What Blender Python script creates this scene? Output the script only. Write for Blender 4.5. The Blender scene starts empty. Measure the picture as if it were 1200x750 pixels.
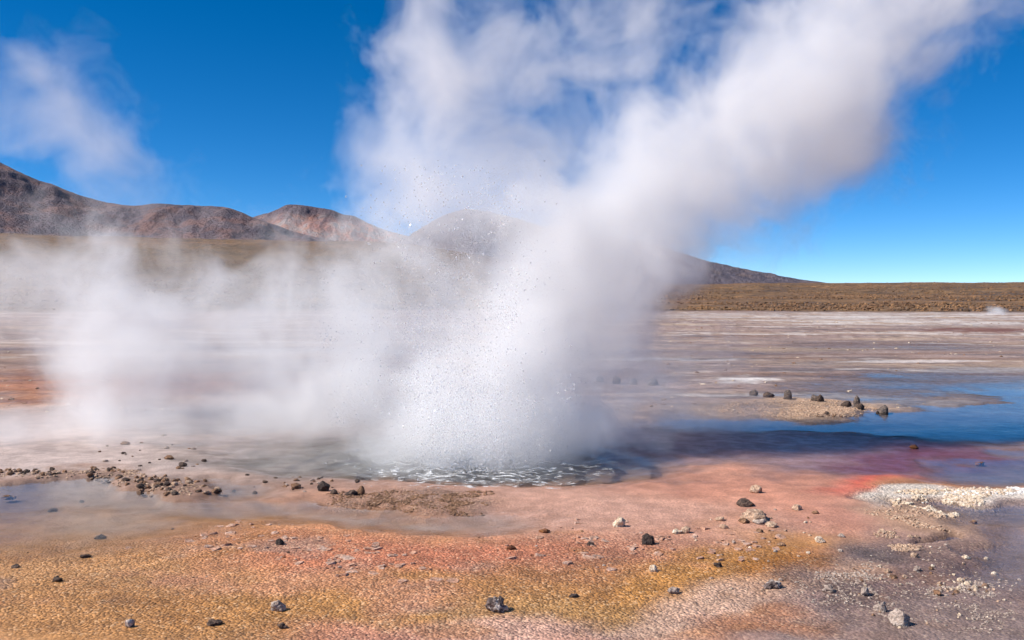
import bpy, bmesh, math, random
import numpy as np
from mathutils import Vector, Matrix, Euler, noise as mnoise

sc = bpy.context.scene
R = math.radians

# ------------------------------------------------------------------ camera
F = 1039.0                      # focal length in photograph pixels (1200 wide)
CAM_H = 1.7
PITCH = math.atan(25.0 / F)     # looking slightly down
cam_d = bpy.data.cameras.new('camera')
cam_d.sensor_width = 36.0
cam_d.lens = 36.0 * F / 1200.0
cam_d.clip_start = 0.05
cam_d.clip_end = 60000.0
cam = bpy.data.objects.new('camera', cam_d)
sc.collection.objects.link(cam)
cam.location = (0, 0, CAM_H)
cam.rotation_euler = (math.pi / 2 - PITCH, 0, 0)
sc.camera = cam

# ------------------------------------------------------------------ sky, sun, exposure
SUN_EL, SUN_AZ = R(44), R(-103)  # azimuth from +Y (away from the camera), negative = to the left
w = bpy.data.worlds.new('World')
sc.world = w
w.use_nodes = True
wn, wl = w.node_tree.nodes, w.node_tree.links
wn.clear()
sky = wn.new('ShaderNodeTexSky')
sky.sky_type = 'NISHITA'
sky.sun_disc = False
sky.sun_elevation = SUN_EL
sky.sun_rotation = SUN_AZ
sky.altitude = 4300
sky.air_density = 0.8
sky.dust_density = 0.0
sky.ozone_density = 3.0
hsv = wn.new('ShaderNodeHueSaturation')
hsv.inputs['Saturation'].default_value = 1.36
hsv.inputs['Hue'].default_value = 0.499
bg = wn.new('ShaderNodeBackground')
bg.inputs['Strength'].default_value = 0.10
wo = wn.new('ShaderNodeOutputWorld')
wl.new(sky.outputs[0], hsv.inputs['Color'])
wl.new(hsv.outputs[0], bg.inputs['Color'])
wl.new(bg.outputs[0], wo.inputs['Surface'])

sun_d = bpy.data.lights.new('sun', 'SUN')
sun_d.energy = 4.2
sun_d.angle = R(0.53)
sun_d.color = (1.0, 0.94, 0.86)
sun = bpy.data.objects.new('sun', sun_d)
sc.collection.objects.link(sun)
to_sun = Vector((math.sin(SUN_AZ) * math.cos(SUN_EL), math.cos(SUN_AZ) * math.cos(SUN_EL), math.sin(SUN_EL)))
sun.rotation_euler = to_sun.to_track_quat('Z', 'Y').to_euler()

sc.view_settings.view_transform = 'Standard'
sc.view_settings.look = 'None'
sc.view_settings.exposure = 0.55
sc.view_settings.gamma = 1.0
sc.render.engine = 'CYCLES'
cy = sc.cycles
cy.use_denoising = True
cy.use_adaptive_sampling = True
cy.adaptive_threshold = 0.05
cy.max_bounces = 9
cy.diffuse_bounces = 2
cy.glossy_bounces = 2
cy.transmission_bounces = 2
cy.transparent_max_bounces = 8
cy.volume_bounces = 8
cy.volume_step_rate = 1.0
cy.volume_max_steps = 256
cy.caustics_reflective = False
cy.caustics_refractive = False

rng = np.random.default_rng(7)
random.seed(7)

# ------------------------------------------------------------------ helpers: survey (photo position -> place on the ground)
def ray(px, py):
    x, y = (px - 600.0) / F, -(py - 375.0) / F
    c, s = math.cos(PITCH), math.sin(PITCH)
    return Vector((x, c + y * s, -s + y * c))

def gp(px, py, z=0.0):
    """point of the level ground at height z seen in that direction"""
    d = ray(px, py)
    t = (z - CAM_H) / d.z
    return Vector((d.x * t, d.y * t, z))

def at(px, py, Y):
    """point in that direction, Y metres out"""
    d = ray(px, py)
    t = Y / d.y
    return Vector((d.x * t, Y, CAM_H + d.z * t))

def plan(x, y):
    """flat-ground position -> the survey coordinates used for the colour plan"""
    y = np.maximum(y, 1e-3)
    c, s = math.cos(PITCH), math.sin(PITCH)
    dz = -CAM_H
    depth = y * c - dz * s
    up = y * s + dz * c
    return 600 + F * x / depth, 375 - F * up / depth

# ------------------------------------------------------------------ numpy noise
_perm = rng.permutation(256)
_perm = np.concatenate([_perm, _perm, _perm])
_ang = rng.random(256) * 2 * np.pi
_gx, _gy = np.cos(_ang), np.sin(_ang)
def perlin(x, y):
    xi, yi = np.floor(x).astype(np.int64), np.floor(y).astype(np.int64)
    xf, yf = x - xi, y - yi
    xi &= 255; yi &= 255
    u = xf * xf * xf * (xf * (xf * 6 - 15) + 10)
    v = yf * yf * yf * (yf * (yf * 6 - 15) + 10)
    def g(ix, iy, dx, dy):
        h = _perm[_perm[ix & 255] + (iy & 255)]
        return _gx[h] * dx + _gy[h] * dy
    a = g(xi, yi, xf, yf); b = g(xi + 1, yi, xf - 1, yf)
    c = g(xi, yi + 1, xf, yf - 1); d = g(xi + 1, yi + 1, xf - 1, yf - 1)
    return (a + (b - a) * u + ((c + (d - c) * u) - (a + (b - a) * u)) * v) * 1.5
def fbm(x, y, sc_=1.0, octv=4, seed=0.0, rough=0.5):
    x = np.asarray(x, float) * sc_ + seed * 17.31
    y = np.asarray(y, float) * sc_ - seed * 9.77
    t, a, n = 0.0, 1.0, 0.0
    for i in range(octv):
        t = t + a * perlin(x, y); n += a
        x = x * 2.03 + 5.3; y = y * 2.03 - 3.1; a *= rough
    return t / n
def sstep(a, b, x):
    t = np.clip((x - a) / (b - a), 0, 1)
    return t * t * (3 - 2 * t)
def srgb(r, g, b, k=1.0):
    f = lambda c: ((c / 255 + .055) / 1.055) ** 2.4 if c > 10 else c / 255 / 12.92
    return np.array([f(r) * k, f(g) * k, f(b) * k])

# ------------------------------------------------------------------ ground: height and colour plan
def ell(U, V, cx, cy, rx, ry, soft=0.5, rot=0.0):
    dx, dy = U - cx, V - cy
    if rot:
        c, s = math.cos(R(rot)), math.sin(R(rot))
        dx, dy = dx * c + dy * s, -dx * s + dy * c
    r = np.sqrt((dx / rx) ** 2 + (dy / ry) ** 2)
    return 1 - sstep(1 - soft, 1 + soft, r)

def warped(x, y):
    """survey coordinates of a point shifted a little by world-space noise"""
    r = np.sqrt(x * x + y * y)
    k = np.clip(r / 9.0, 0.6, 4.0)
    wx = (fbm(x, y, 0.55, 4, 1.0) * 0.9 + fbm(x, y, 2.6, 3, 2.0) * 0.22) * k
    wy = (fbm(x, y, 0.55, 4, 3.0) * 0.9 + fbm(x, y, 2.6, 3, 4.0) * 0.22) * k
    U, V = plan(x + wx, np.maximum(y + wy, 0.8))
    return U, V

def water_mask(x, y, U, V):
    m = np.zeros_like(x)
    E = lambda *a, **k: ell(U, V, *a, **k)
    mx = lambda a, b: np.maximum(a, b)
    # stream along the left, clear over the orange mat
    m = mx(m, E(40, 575, 260, 13, 0.35) * 1.25)
    m = mx(m, E(10, 612, 230, 36, 0.6))
    m = mx(m, E(300, 597, 230, 16, 0.5, 2))
    m = mx(m, E(470, 607, 120, 13, 0.5, 2))
    # geyser pool
    m = mx(m, E(560, 540, 230, 26, 0.35))
    m = mx(m, E(360, 525, 130, 24, 0.6) * 0.9)
    m = mx(m, E(700, 545, 130, 18, 0.5))
    # blue pool on the right
    m = mx(m, E(1020, 497, 230, 14, 0.4) * 1.4)
    m = mx(m, E(1010, 528, 210, 26, 0.45) * 0.42)
    m = mx(m, E(1200, 485, 180, 36, 0.4) * 1.4)
    m = mx(m, E(1190, 532, 130, 28, 0.5) * 0.44)
    m = mx(m, E(1120, 458, 190, 24, 0.4) * 0.72)
    m = mx(m, E(860, 500, 110, 12, 0.4) * 0.7)
    m = mx(m, E(1190, 548, 80, 18, 0.4))
    # puddles by the pale crust
    m = mx(m, E(1068, 592, 34, 6, 0.5, 8))
    m = mx(m, E(1080, 624, 17, 7, 0.5))
    m = mx(m, E(1175, 602, 60, 14, 0.5))
    m = mx(m, E(1190, 640, 40, 40, 0.7) * 0.8)
    # dry spit with the boulders, pale crust, low bars
    m = m * (1 - E(930, 479, 105, 15, 0.35))
    m = m * (1 - 0.85 * E(1120, 467, 55, 6, 0.5))
    m = m * (1 - E(1120, 585, 85, 9, 0.45, -4))
    m = m * (1 - E(960, 508, 60, 3.2, 0.5) * 0.8)
    m = m * (1 - E(500, 592, 75, 14, 0.4))
    m = m * (1 - E(190, 571, 55, 9, 0.4, 6))
    m = m * (1 - E(60, 557, 110, 5.5, 0.4))
    return m

def hill_rise(x, y):
    """grassy rise behind the mud flats: low plateau on the right, higher plain on the left"""
    r = np.sqrt(x * x + y * y)
    az = np.arctan2(x, np.maximum(y, 1e-3))
    u = 600 + F * np.tan(np.clip(az, -1.3, 1.3))
    left = 1 - sstep(420, 800, u)
    front = 118 + 14 * fbm(u * 0.006, u * 0, 1.0, 3, 6.0) - 6 * left
    top_r, top_l = 720.0, 1500.0
    D = top_r + (top_l - top_r) * left
    pxup = 17.0 + 49.0 * left + 1.6 * fbm(u * 0.012, u * 0, 1.0, 3, 7.0)
    H = CAM_H + pxup / F * D
    t = np.clip((r - front) / (D - front), 0, 1)
    prof = t ** 1.05
    z = H * prof * sstep(0, 0.03, t)
    z = z + fbm(x, y, 0.012, 4, 8.0) * 3.2 * sstep(0.06, 0.3, t) * (1 - sstep(0.85, 1, t)) * (1 + left)
    # beyond the crest the land falls away again
    z = z - sstep(0, 1, np.clip((r - D) / 2500.0, 0, 1)) * (H + 25)
    return np.where(y > 0, z, 0.0), t * (y > 0), left

def height(x, y, full=False):
    x = np.asarray(x, float); y = np.asarray(y, float)
    r = np.sqrt(x * x + y * y)
    U, V = warped(x, y)
    W = water_mask(x, y, U, V) * (y > 1.0)
    far = sstep(16, 34, r)
    z = 0.022 + fbm(x, y, 0.35, 3, 11.0) * 0.018 + fbm(x, y, 1.7, 3, 12.0) * 0.010 + fbm(x, y, 7.0, 2, 13.0) * 0.0035
    z = z - 0.065 * W + fbm(x * 0.45, y, 1.3, 4, 15.0, 0.6) * 0.045 * sstep(12.5, 15, y) * (1 - sstep(26, 34, y))
    zf = 0.016 + 0.022 * sstep(22, 36, r) + fbm(x * 0.5, y * 0.9, 0.16, 4, 14.0) * 0.085 + 0.02 * sstep(40, 100, r)
    z = z * (1 - far) + zf * far
    # bowl of the vent
    g = gp(560, 545)
    z = z - 0.10 * np.exp(-((x - g.x) ** 2 + (y - g.y - 0.4) ** 2) / 1.2)
    hz, t, left = hill_rise(x, y)
    z = z + hz + 0.05 * sstep(0, 0.02, t)
    if full:
        return z, W, U, V, t, left, far
    return z

def h1(x, y):
    return float(height(np.array([x]), np.array([y]))[0])

def build_ground():
    az_f = np.radians(np.linspace(-42, 42, 600))
    az_c = np.radians(np.concatenate([np.linspace(44, 180, 40), np.linspace(-178, -44, 40)]))
    az = np.concatenate([az_f, az_c])
    order = np.argsort(az); az = az[order]
    rr = np.concatenate([[0.25, 0.6, 1.0, 1.5, 2.0, 2.6], np.geomspace(3.1, 40, 430), np.geomspace(40.9, 9000, 240)])
    A, Rr = np.meshgrid(az, rr)
    x = Rr * np.sin(A); y = Rr * np.cos(A)
    nr, na = x.shape
    X, Y = x.ravel(), y.ravel()
    z, W, U, V, t, left, far = height(X, Y, True)
    verts = np.stack([X, Y, z], 1)
    verts = np.vstack([verts, [[0, 0, 0.02]]])
    i = np.arange(nr - 1)[:, None] * na
    j = np.arange(na)[None, :]
    j2 = (j + 1) % na
    q = np.stack([i + j, i + j2, i + na + j2, i + na + j], -1).reshape(-1, 4)[:, ::-1]
    tri = np.stack([np.full(na, nr * na), np.arange(na), (np.arange(na) + 1) % na], 1)[:, ::-1]
    me = bpy.data.meshes.new('ground')
    nv = len(verts); nq = len(q); nt = len(tri)
    me.vertices.add(nv); me.vertices.foreach_set('co', verts.ravel())
    loops = np.concatenate([q.ravel(), tri.ravel()])
    me.loops.add(len(loops)); me.loops.foreach_set('vertex_index', loops.astype(np.int32))
    me.polygons.add(nq + nt)
    starts = np.concatenate([np.arange(nq) * 4, nq * 4 + np.arange(nt) * 3])
    me.polygons.foreach_set('loop_start', starts.astype(np.int32))
    me.polygons.foreach_set('use_smooth', np.ones(nq + nt, bool))
    me.update(calc_edges=True); me.validate()

    # ---- pigment plan
    E = lambda *a, **k: ell(U, V, *a, **k)
    n_mid = fbm(X, Y, 0.8, 4, 21.0)
    n_fine = fbm(X, Y, 5.0, 3, 22.0)
    n_big = fbm(X, Y, 0.18, 4, 23.0)
    col = np.tile(srgb(172, 146, 136), (len(X), 1))
    def over(c, m):
        nonlocal col
        m = np.clip(m, 0, 1)[:, None]
        col = col * (1 - m) + c[None, :] * m
    # mud flats further out: streaks of pale crust, brown silt and grey mud
    st1 = fbm(X * 0.35, Y, 0.30, 5, 24.0, 0.6); st2 = fbm(X * 0.3, Y, 0.12, 5, 25.0, 0.6); st3 = fbm(X * 0.4, Y, 0.55, 4, 26.0, 0.6)
    flats = sstep(11.5, 16, Y)
    over(srgb(150, 118, 100), flats * sstep(0.05, 0.3, st1) * 0.8)
    over(srgb(120, 108, 108), flats * sstep(0.05, 0.3, st3) * 0.7)
    over(srgb(192, 164, 142), flats * sstep(0.02, 0.25, st2) * 0.6)
    over(srgb(230, 216, 208), flats * sstep(0.24, 0.34, st2 + 0.6 * st3) * 0.85)
    st4 = fbm(X * 0.28, Y, 1.5, 4, 35.0, 0.65); st5 = fbm(X * 0.5, Y, 3.6, 3, 36.0, 0.6)
    over(srgb(206, 176, 144), flats * sstep(0.0, 0.35, -st1) * 0.5)
    over(srgb(96, 80, 76), flats * sstep(0.12, 0.40, st4) * 0.55)
    over(srgb(226, 208, 194), flats * sstep(0.16, 0.42, -st4) * 0.55)
    over(srgb(118, 92, 78), flats * sstep(0.15, 0.45, st5) * 0.5)
    over(srgb(150, 105, 70), E(40, 425, 120, 18, 0.6) * 0.5 * (0.6 + st1))
    over(srgb(232, 222, 214), np.maximum(E(1080, 371, 330, 4.0, 0.5), E(1150, 378, 220, 4, 0.5)) * sstep(-0.15, 0.2, st1 + 0.6 * st4) * 0.75)
    over(srgb(122, 70, 58), E(1150, 388, 60, 3.0, 0.5) * 0.8)
    over(srgb(240, 232, 226), E(865, 444, 45, 4.5, 0.5) * 0.9)
    over(srgb(188, 122, 82), E(40, 458, 120, 18, 0.7) * 0.8)
    over(srgb(196, 134, 110), E(210, 452, 130, 16, 0.7) * 0.6)
    # left flats
    over(srgb(216, 194, 184), E(130, 535, 260, 32, 0.5) * 0.9)
    over(srgb(120, 106, 94), E(330, 545, 170, 26, 0.6) * sstep(-0.1, 0.25, n_mid) * 0.7)
    # geyser basin
    over(srgb(132, 126, 116), E(560, 545, 260, 34, 0.5) * 0.95)
    over(srgb(92, 84, 74), E(580, 553, 250, 18, 0.6) * sstep(-0.05, 0.3, n_mid + n_fine * .5) * 0.7)
    # microbial mats
    over(srgb(214, 160, 134), E(640, 612, 380, 62, 0.4))
    over(srgb(208, 152, 98), E(150, 690, 420, 110, 0.35))
    over(srgb(210, 152, 96), E(130, 630, 320, 38, 0.5) * 0.8)
    over(srgb(206, 132, 96), E(560, 662, 330, 36, 0.6, 3) * 0.8)
    over(srgb(208, 124, 92), E(470, 655, 130, 20, 0.6) * 0.6)
    over(srgb(200, 140, 74), E(480, 708, 350, 30, 0.6, -2) * 0.8)
    over(srgb(200, 140, 80), E(120, 730, 260, 50, 0.6) * 0.7)
    over(srgb(204, 142, 70), E(830, 676, 150, 38, 0.5, -12) * 0.92)
    over(srgb(186, 118, 38), E(905, 672, 60, 22, 0.6, -12) * 0.85)
    over(srgb(198, 148, 86), E(680, 722, 130, 14, 0.6) * 0.6)
    over(srgb(226, 176, 152), E(620, 752, 150, 22, 0.5) * 0.9)
    over(srgb(208, 138, 110), E(450, 752, 90, 18, 0.6) * 0.7)
    over(srgb(228, 184, 156), E(850, 726, 90, 34, 0.45, -8) * 0.95)
    over(srgb(200, 128, 68), E(910, 741, 60, 8, 0.6) * 0.7)
    over(srgb(214, 150, 118), E(800, 760, 120, 14, 0.6) * 0.6)
    over(srgb(222, 172, 150), E(690, 592, 150, 24, 0.6) * 0.7)
    over(srgb(212, 146, 118), E(930, 572, 190, 22, 0.5) * 0.85)
    over(srgb(222, 96, 74), E(1060, 566, 62, 15, 0.6) * 0.8)
    over(srgb(200, 140, 96), E(1130, 570, 70, 10, 0.6) * 0.85)
    over(srgb(206, 136, 112), E(960, 606, 70, 16, 0.7) * 0.5)
    # bed of the right hand pool
    over(srgb(150, 112, 112), E(1010, 528, 190, 24, 0.5) * 0.95)
    over(srgb(134, 70, 88), E(1040, 533, 100, 18, 0.6) * 0.8)
    over(srgb(136, 126, 134), E(1060, 492, 260, 17, 0.5) * 0.9)
    over(srgb(140, 84, 60), E(965, 507, 70, 4, 0.6) * 0.8)
    over(srgb(120, 112, 116), E(1120, 458, 170, 22, 0.6) * 0.6)
    over(srgb(196, 158, 156), E(850, 522, 160, 22, 0.5) * 0.9)  # bed colour lightened here to offset the steam's cast shadow
    # dry spit
    over(srgb(196, 162, 132), E(925, 481, 95, 13, 0.4) * 0.95)
    # right mud and pale crust
    over(srgb(140, 112, 104), E(1120, 690, 185, 75, 0.4) * 0.95)
    over(srgb(172, 140, 126), E(1150, 632, 70, 16, 0.6) * 0.7)
    over(srgb(106, 92, 90), E(1030, 655, 50, 14, 0.7) * 0.8)
    over(srgb(104, 88, 84), E(990, 700, 60, 12, 0.7, 12) * 0.6)
    over(srgb(206, 166, 140), E(1000, 676, 45, 12, 0.6) * 0.8)
    over(srgb(176, 152, 142), E(1140, 735, 100, 30, 0.7) * 0.6)
    over(srgb(190, 150, 116), E(1080, 605, 70, 16, 0.6, 5) * 0.6)
    over(srgb(236, 222, 206), np.maximum(E(1115, 585, 70, 8, 0.5, -5), E(1180, 579, 60, 5, 0.5, -4)) * 0.95)
    # rubble bars
    over(srgb(168, 128, 104), E(490, 592, 85, 13, 0.5) * 0.8)
    over(srgb(160, 124, 104), np.maximum(E(200, 571, 55, 9, 0.5, 6), E(60, 558, 100, 6, 0.5)) * 0.8)
    # grey and pinkish blotches on the mats
    mz = E(420, 690, 640, 90, 0.4)
    over(srgb(170, 140, 124), mz * sstep(0.16, 0.42, fbm(X, Y, 1.3, 4, 29.0)) * 0.55)
    over(srgb(216, 150, 118), mz * sstep(0.12, 0.40, fbm(X, Y, 0.9, 4, 30.0)) * 0.55)
    over(srgb(176, 118, 62), mz * sstep(0.10, 0.40, fbm(X, Y, 2.2, 4, 34.0)) * 0.5)
    # behind the camera and to the sides: same mats
    side = 1 - sstep(2.2, 3.4, Y)
    over(srgb(198, 140, 92), side)
    # grassy rise: straw, brown scrub and bare soil
    tus = fbm(X, Y, 0.05, 5, 27.0, 0.65); tus2 = fbm(X * 0.6, Y, 0.012, 4, 28.0)
    rise = sstep(0.0, 0.012, t)
    grass = srgb(132, 100, 66)[None, :] * np.ones((len(X), 1))
    g2 = sstep(-0.15, 0.25, tus)[:, None]
    grass = grass * (1 - g2) + srgb(104, 82, 64)[None, :] * g2
    g3 = sstep(0.0, 0.3, tus2)[:, None]
    grass = grass * (1 - 0.6 * g3) + srgb(152, 112, 74)[None, :] * 0.6 * g3
    lf = (left * (1 - sstep(0.25, 0.6, t)) * 0.6)[:, None]
    grass = grass * (1 - lf) + srgb(108, 86, 52)[None, :] * lf
    col = col * (1 - rise[:, None]) + grass * rise[:, None]
    # mottling of the pigment
    v = 1 + 0.16 * n_mid + 0.18 * n_fine + 0.10 * n_big
    col = np.clip(col * v[:, None] * 0.80, 0.01, 0.9)
    mats = np.clip(np.maximum(E(420, 700, 700, 78, 0.35), E(700, 630, 350, 40, 0.5) * 0.35), 0, 1)
    crumb = np.clip(np.maximum.reduce([mats, E(1100, 690, 200, 80, 0.4) * 0.55, E(925, 481, 95, 13, 0.4), E(1115, 590, 80, 20, 0.4), E(490, 592, 85, 13, 0.5), flats * 0.4]), 0, 1)
    wet = np.clip(1 - (z - 0.004) / 0.03, 0, 1) * (1 - sstep(25, 60, Y) * 0.6) * (1 - rise)
    def attr(name, typ, data):
        a = me.attributes.new(name, typ, 'POINT')
        if typ == 'FLOAT_COLOR':
            d = np.ones((nv, 4)); d[:-1, :3] = data; d[-1, :3] = data[0]
            a.data.foreach_set('color', d.ravel().astype(np.float32))
        else:
            d = np.zeros(nv); d[:-1] = data
            a.data.foreach_set('value', d.astype(np.float32))
    attr('pigment', 'FLOAT_COLOR', col)
    attr('crumb', 'FLOAT', crumb)
    attr('wet', 'FLOAT', wet)
    attr('grass', 'FLOAT', rise)
    o = bpy.data.objects.new('ground', me)
    sc.collection.objects.link(o)
    o['kind'] = 'structure'
    return o

# ------------------------------------------------------------------ material helpers
class NT:
    def __init__(s, name):
        s.m = bpy.data.materials.new(name); s.m.use_nodes = True
        s.t = s.m.node_tree; s.t.nodes.clear(); s.L = s.t.links
    def n(s, typ, ins=None, **kw):
        nd = s.t.nodes.new(typ)
        for k, v in kw.items(): setattr(nd, k, v)
        for k, v in (ins or {}).items():
            sock = nd.inputs[k]
            if isinstance(v, bpy.types.NodeSocket): s.L.new(v, sock)
            else: sock.default_value = v
        return nd
    def math(s, op, a, b=0.0, c=0.0, clamp=False):
        return s.n('ShaderNodeMath', {0: a, 1: b, 2: c}, operation=op, use_clamp=clamp).outputs[0]
    def ramp(s, v, a, b, lo=0.0, hi=1.0):
        return s.n('ShaderNodeMapRange', {'Value': v, 'From Min': a, 'From Max': b, 'To Min': lo, 'To Max': hi}, interpolation_type='SMOOTHSTEP').outputs[0]
    def mix(s, f, a, b, blend='MIX'):
        nd = s.t.nodes.new('ShaderNodeMix'); nd.data_type = 'RGBA'; nd.blend_type = blend
        for k, v in ((0, f), (6, a), (7, b)):
            if isinstance(v, bpy.types.NodeSocket): s.L.new(v, nd.inputs[k])
            else: nd.inputs[k].default_value = v
        return nd.outputs[2]
    def noise(s, vec, scale, detail=3, rough=0.5, dist=0.0):
        return s.n('ShaderNodeTexNoise', {'Vector': vec, 'Scale': scale, 'Detail': detail, 'Roughness': rough, 'Distortion': dist})
    def out(s, surf=None, vol=None):
        o = s.t.nodes.new('ShaderNodeOutputMaterial')
        if surf: s.L.new(surf, o.inputs['Surface'])
        if vol: s.L.new(vol, o.inputs['Volume'])
        return s.m
def C(r, g, b, k=1.0):
    c = srgb(r, g, b, k); return (float(c[0]), float(c[1]), float(c[2]), 1.0)

def ground_material():
    m = NT('geothermal_ground')
    geo = m.n('ShaderNodeNewGeometry'); P = geo.outputs['Position']
    pig = m.n('ShaderNodeAttribute', attribute_name='pigment').outputs['Color']
    crumb = m.n('ShaderNodeAttribute', attribute_name='crumb').outputs['Fac']
    wet = m.n('ShaderNodeAttribute', attribute_name='wet').outputs['Fac']
    grass = m.n('ShaderNodeAttribute', attribute_name='grass').outputs['Fac']
    wv = m.noise(P, 14.0, 0).outputs['Color']
    wp = m.n('ShaderNodeVectorMath', {0: wv, 1: (0.010, 0.010, 0.0)}, operation='MULTIPLY').outputs[0]
    Pw = m.n('ShaderNodeVectorMath', {0: P, 1: wp}, operation='ADD').outputs[0]
    vor = m.n('ShaderNodeTexVoronoi', {'Vector': Pw, 'Scale': 62.0, 'Randomness': 1.0}, feature='F1')
    vor2 = m.n('ShaderNodeTexVoronoi', {'Vector': Pw, 'Scale': 27.0, 'Randomness': 1.0}, feature='F1')
    bmp = m.noise(P, 60.0, 1.5, 0.65).outputs[0]
    big = m.noise(P, 5.0, 2, 0.6).outputs[0]
    # single crumbs differ in tone
    tone = m.n('ShaderNodeSeparateColor', {0: vor.outputs['Color']}).outputs[0]
    t1 = m.ramp(tone, 0.0, 1.0, 0.66, 1.28)
    tmix = m.math('ADD', 1.0, m.math('MULTIPLY', crumb, m.math('SUBTRACT', t1, 1.0)))
    pal = m.ramp(tone, 0.86, 0.97, 0.0, 0.35)
    c1 = m.n('ShaderNodeVectorMath', {0: pig, 1: m.n('ShaderNodeCombineXYZ', {0: tmix, 1: tmix, 2: tmix}).outputs[0]}, operation='MULTIPLY').outputs[0]
    c1 = m.mix(m.math('MULTIPLY', pal, crumb), c1, C(232, 206, 172, .8))
    fine = m.ramp(bmp, 0.3, 0.7, 0.82, 1.18)
    c2 = m.n('ShaderNodeVectorMath', {0: c1, 1: m.n('ShaderNodeCombineXYZ', {0: fine, 1: fine, 2: fine}).outputs[0]}, operation='MULTIPLY').outputs[0]
    bl = m.ramp(big, 0.35, 0.68, 0.86, 1.12)
    c3 = m.n('ShaderNodeVectorMath', {0: c2, 1: m.n('ShaderNodeCombineXYZ', {0: bl, 1: bl, 2: bl}).outputs[0]}, operation='MULTIPLY').outputs[0]
    # tussocks far out
    gs = m.noise(P, 0.35, 3, 0.7).outputs[0]
    gk = m.math('ADD', 1.0, m.math('MULTIPLY', grass, m.math('SUBTRACT', m.ramp(gs, 0.35, 0.65, 0.5, 1.5), 1.0)))
    c3 = m.n('ShaderNodeVectorMath', {0: c3, 1: m.n('ShaderNodeCombineXYZ', {0: gk, 1: gk, 2: gk}).outputs[0]}, operation='MULTIPLY').outputs[0]
    # wet ground is darker and shinier
    wk = m.ramp(wet, 0.0, 1.0, 1.0, 0.72)
    c4 = m.n('ShaderNodeVectorMath', {0: c3, 1: m.n('ShaderNodeCombineXYZ', {0: wk, 1: wk, 2: wk}).outputs[0]}, operation='MULTIPLY').outputs[0]
    rough = m.math('SUBTRACT', 0.9, m.math('MULTIPLY', wet, m.ramp(big, 0.3, 0.7, 0.3, 0.52)))
    h1_ = m.math('MULTIPLY', m.math('SUBTRACT', 0.5, vor.outputs['Distance']), m.math('MULTIPLY', crumb, 0.010))
    h2_ = m.math('MULTIPLY', m.math('SUBTRACT', 0.5, vor2.outputs['Distance']), m.math('MULTIPLY', crumb, 0.008))
    h3_ = m.math('MULTIPLY', bmp, 0.004)
    hh = m.math('ADD', m.math('ADD', h1_, h2_), h3_)
    hh = m.math('ADD', hh, m.math('MULTIPLY', big, 0.012))
    hh = m.math('ADD', hh, m.math('MULTIPLY', m.math('MULTIPLY', gs, grass), 1.2))
    bump = m.n('ShaderNodeBump', {'Height': hh, 'Strength': 0.9, 'Distance': 1.0}).outputs[0]
    p = m.n('ShaderNodeBsdfPrincipled', {'Base Color': c4, 'Roughness': rough, 'Normal': bump, 'IOR': 1.4})
    return m.out(p.outputs[0])

def water_material():
    m = NT('shallow_water')
    P = m.n('ShaderNodeNewGeometry').outputs['Position']
    v = m.n('ShaderNodeMapping', {'Vector': P, 'Scale': (0.8, 1.6, 1.0)}).outputs[0]
    n1 = m.noise(v, 7.0, 3, 0.55, 0.4).outputs[0]
    n2 = m.noise(v, 0.7, 2).outputs[0]
    wave = m.math('MULTIPLY', n1, m.ramp(n2, 0.3, 0.7, 0.4, 1.2))
    bump = m.n('ShaderNodeBump', {'Height': wave, 'Strength': 0.5, 'Distance': 0.007}).outputs[0]
    fr = m.n('ShaderNodeFresnel', {'IOR': 1.333, 'Normal': bump}).outputs[0]
    tr = m.n('ShaderNodeBsdfTransparent', {'Color': (0.80, 0.84, 0.86, 1)}).outputs[0]
    gl = m.n('ShaderNodeBsdfGlossy', {'Color': (1, 1, 1, 1), 'Roughness': 0.06, 'Normal': bump}).outputs[0]
    sh = m.n('ShaderNodeMixShader', {0: fr, 1: tr, 2: gl}).outputs[0]
    # a film thinner than the crumbs of the bed is broken up by them
    dep = m.n('ShaderNodeAttribute', attribute_name='depth').outputs['Fac']
    grain = m.math('MULTIPLY', m.math('SUBTRACT', m.noise(P, 34.0, 1).outputs[0], 0.5), 0.012)
    film = m.ramp(m.math('ADD', dep, grain), 0.0, 0.055, 0.0, 0.8)
    sh = m.n('ShaderNodeMixShader', {0: film, 1: m.n('ShaderNodeBsdfTransparent').outputs[0], 2: sh}).outputs[0]
    # foam thrown around by the boiling vent
    g = gp(560, 548)
    d = m.n('ShaderNodeVectorMath', {0: P, 1: (g.x, g.y, 0.0)}, operation='DISTANCE').outputs['Value']
    fo = m.noise(m.n('ShaderNodeMapping', {'Vector': P, 'Scale': (1.0, 1.8, 1.0)}).outputs[0], 8.0, 5, 0.7, 0.8).outputs[0]
    near = m.ramp(d, 0.4, 2.6, 1.0, 0.0)
    f = m.ramp(m.math('ADD', fo, m.math('MULTIPLY', near, 0.22)), 0.70, 0.86)
    f = m.math('MULTIPLY', f, m.ramp(d, 1.6, 3.2, 1.0, 0.0))
    f = m.math('MULTIPLY', f, 0.7)
    foam = m.n('ShaderNodeBsdfDiffuse', {'Color': (0.82, 0.84, 0.85, 1)}).outputs[0]
    sh = m.n('ShaderNodeMixShader', {0: f, 1: sh, 2: foam}).outputs[0]
    return m.out(sh)

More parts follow.
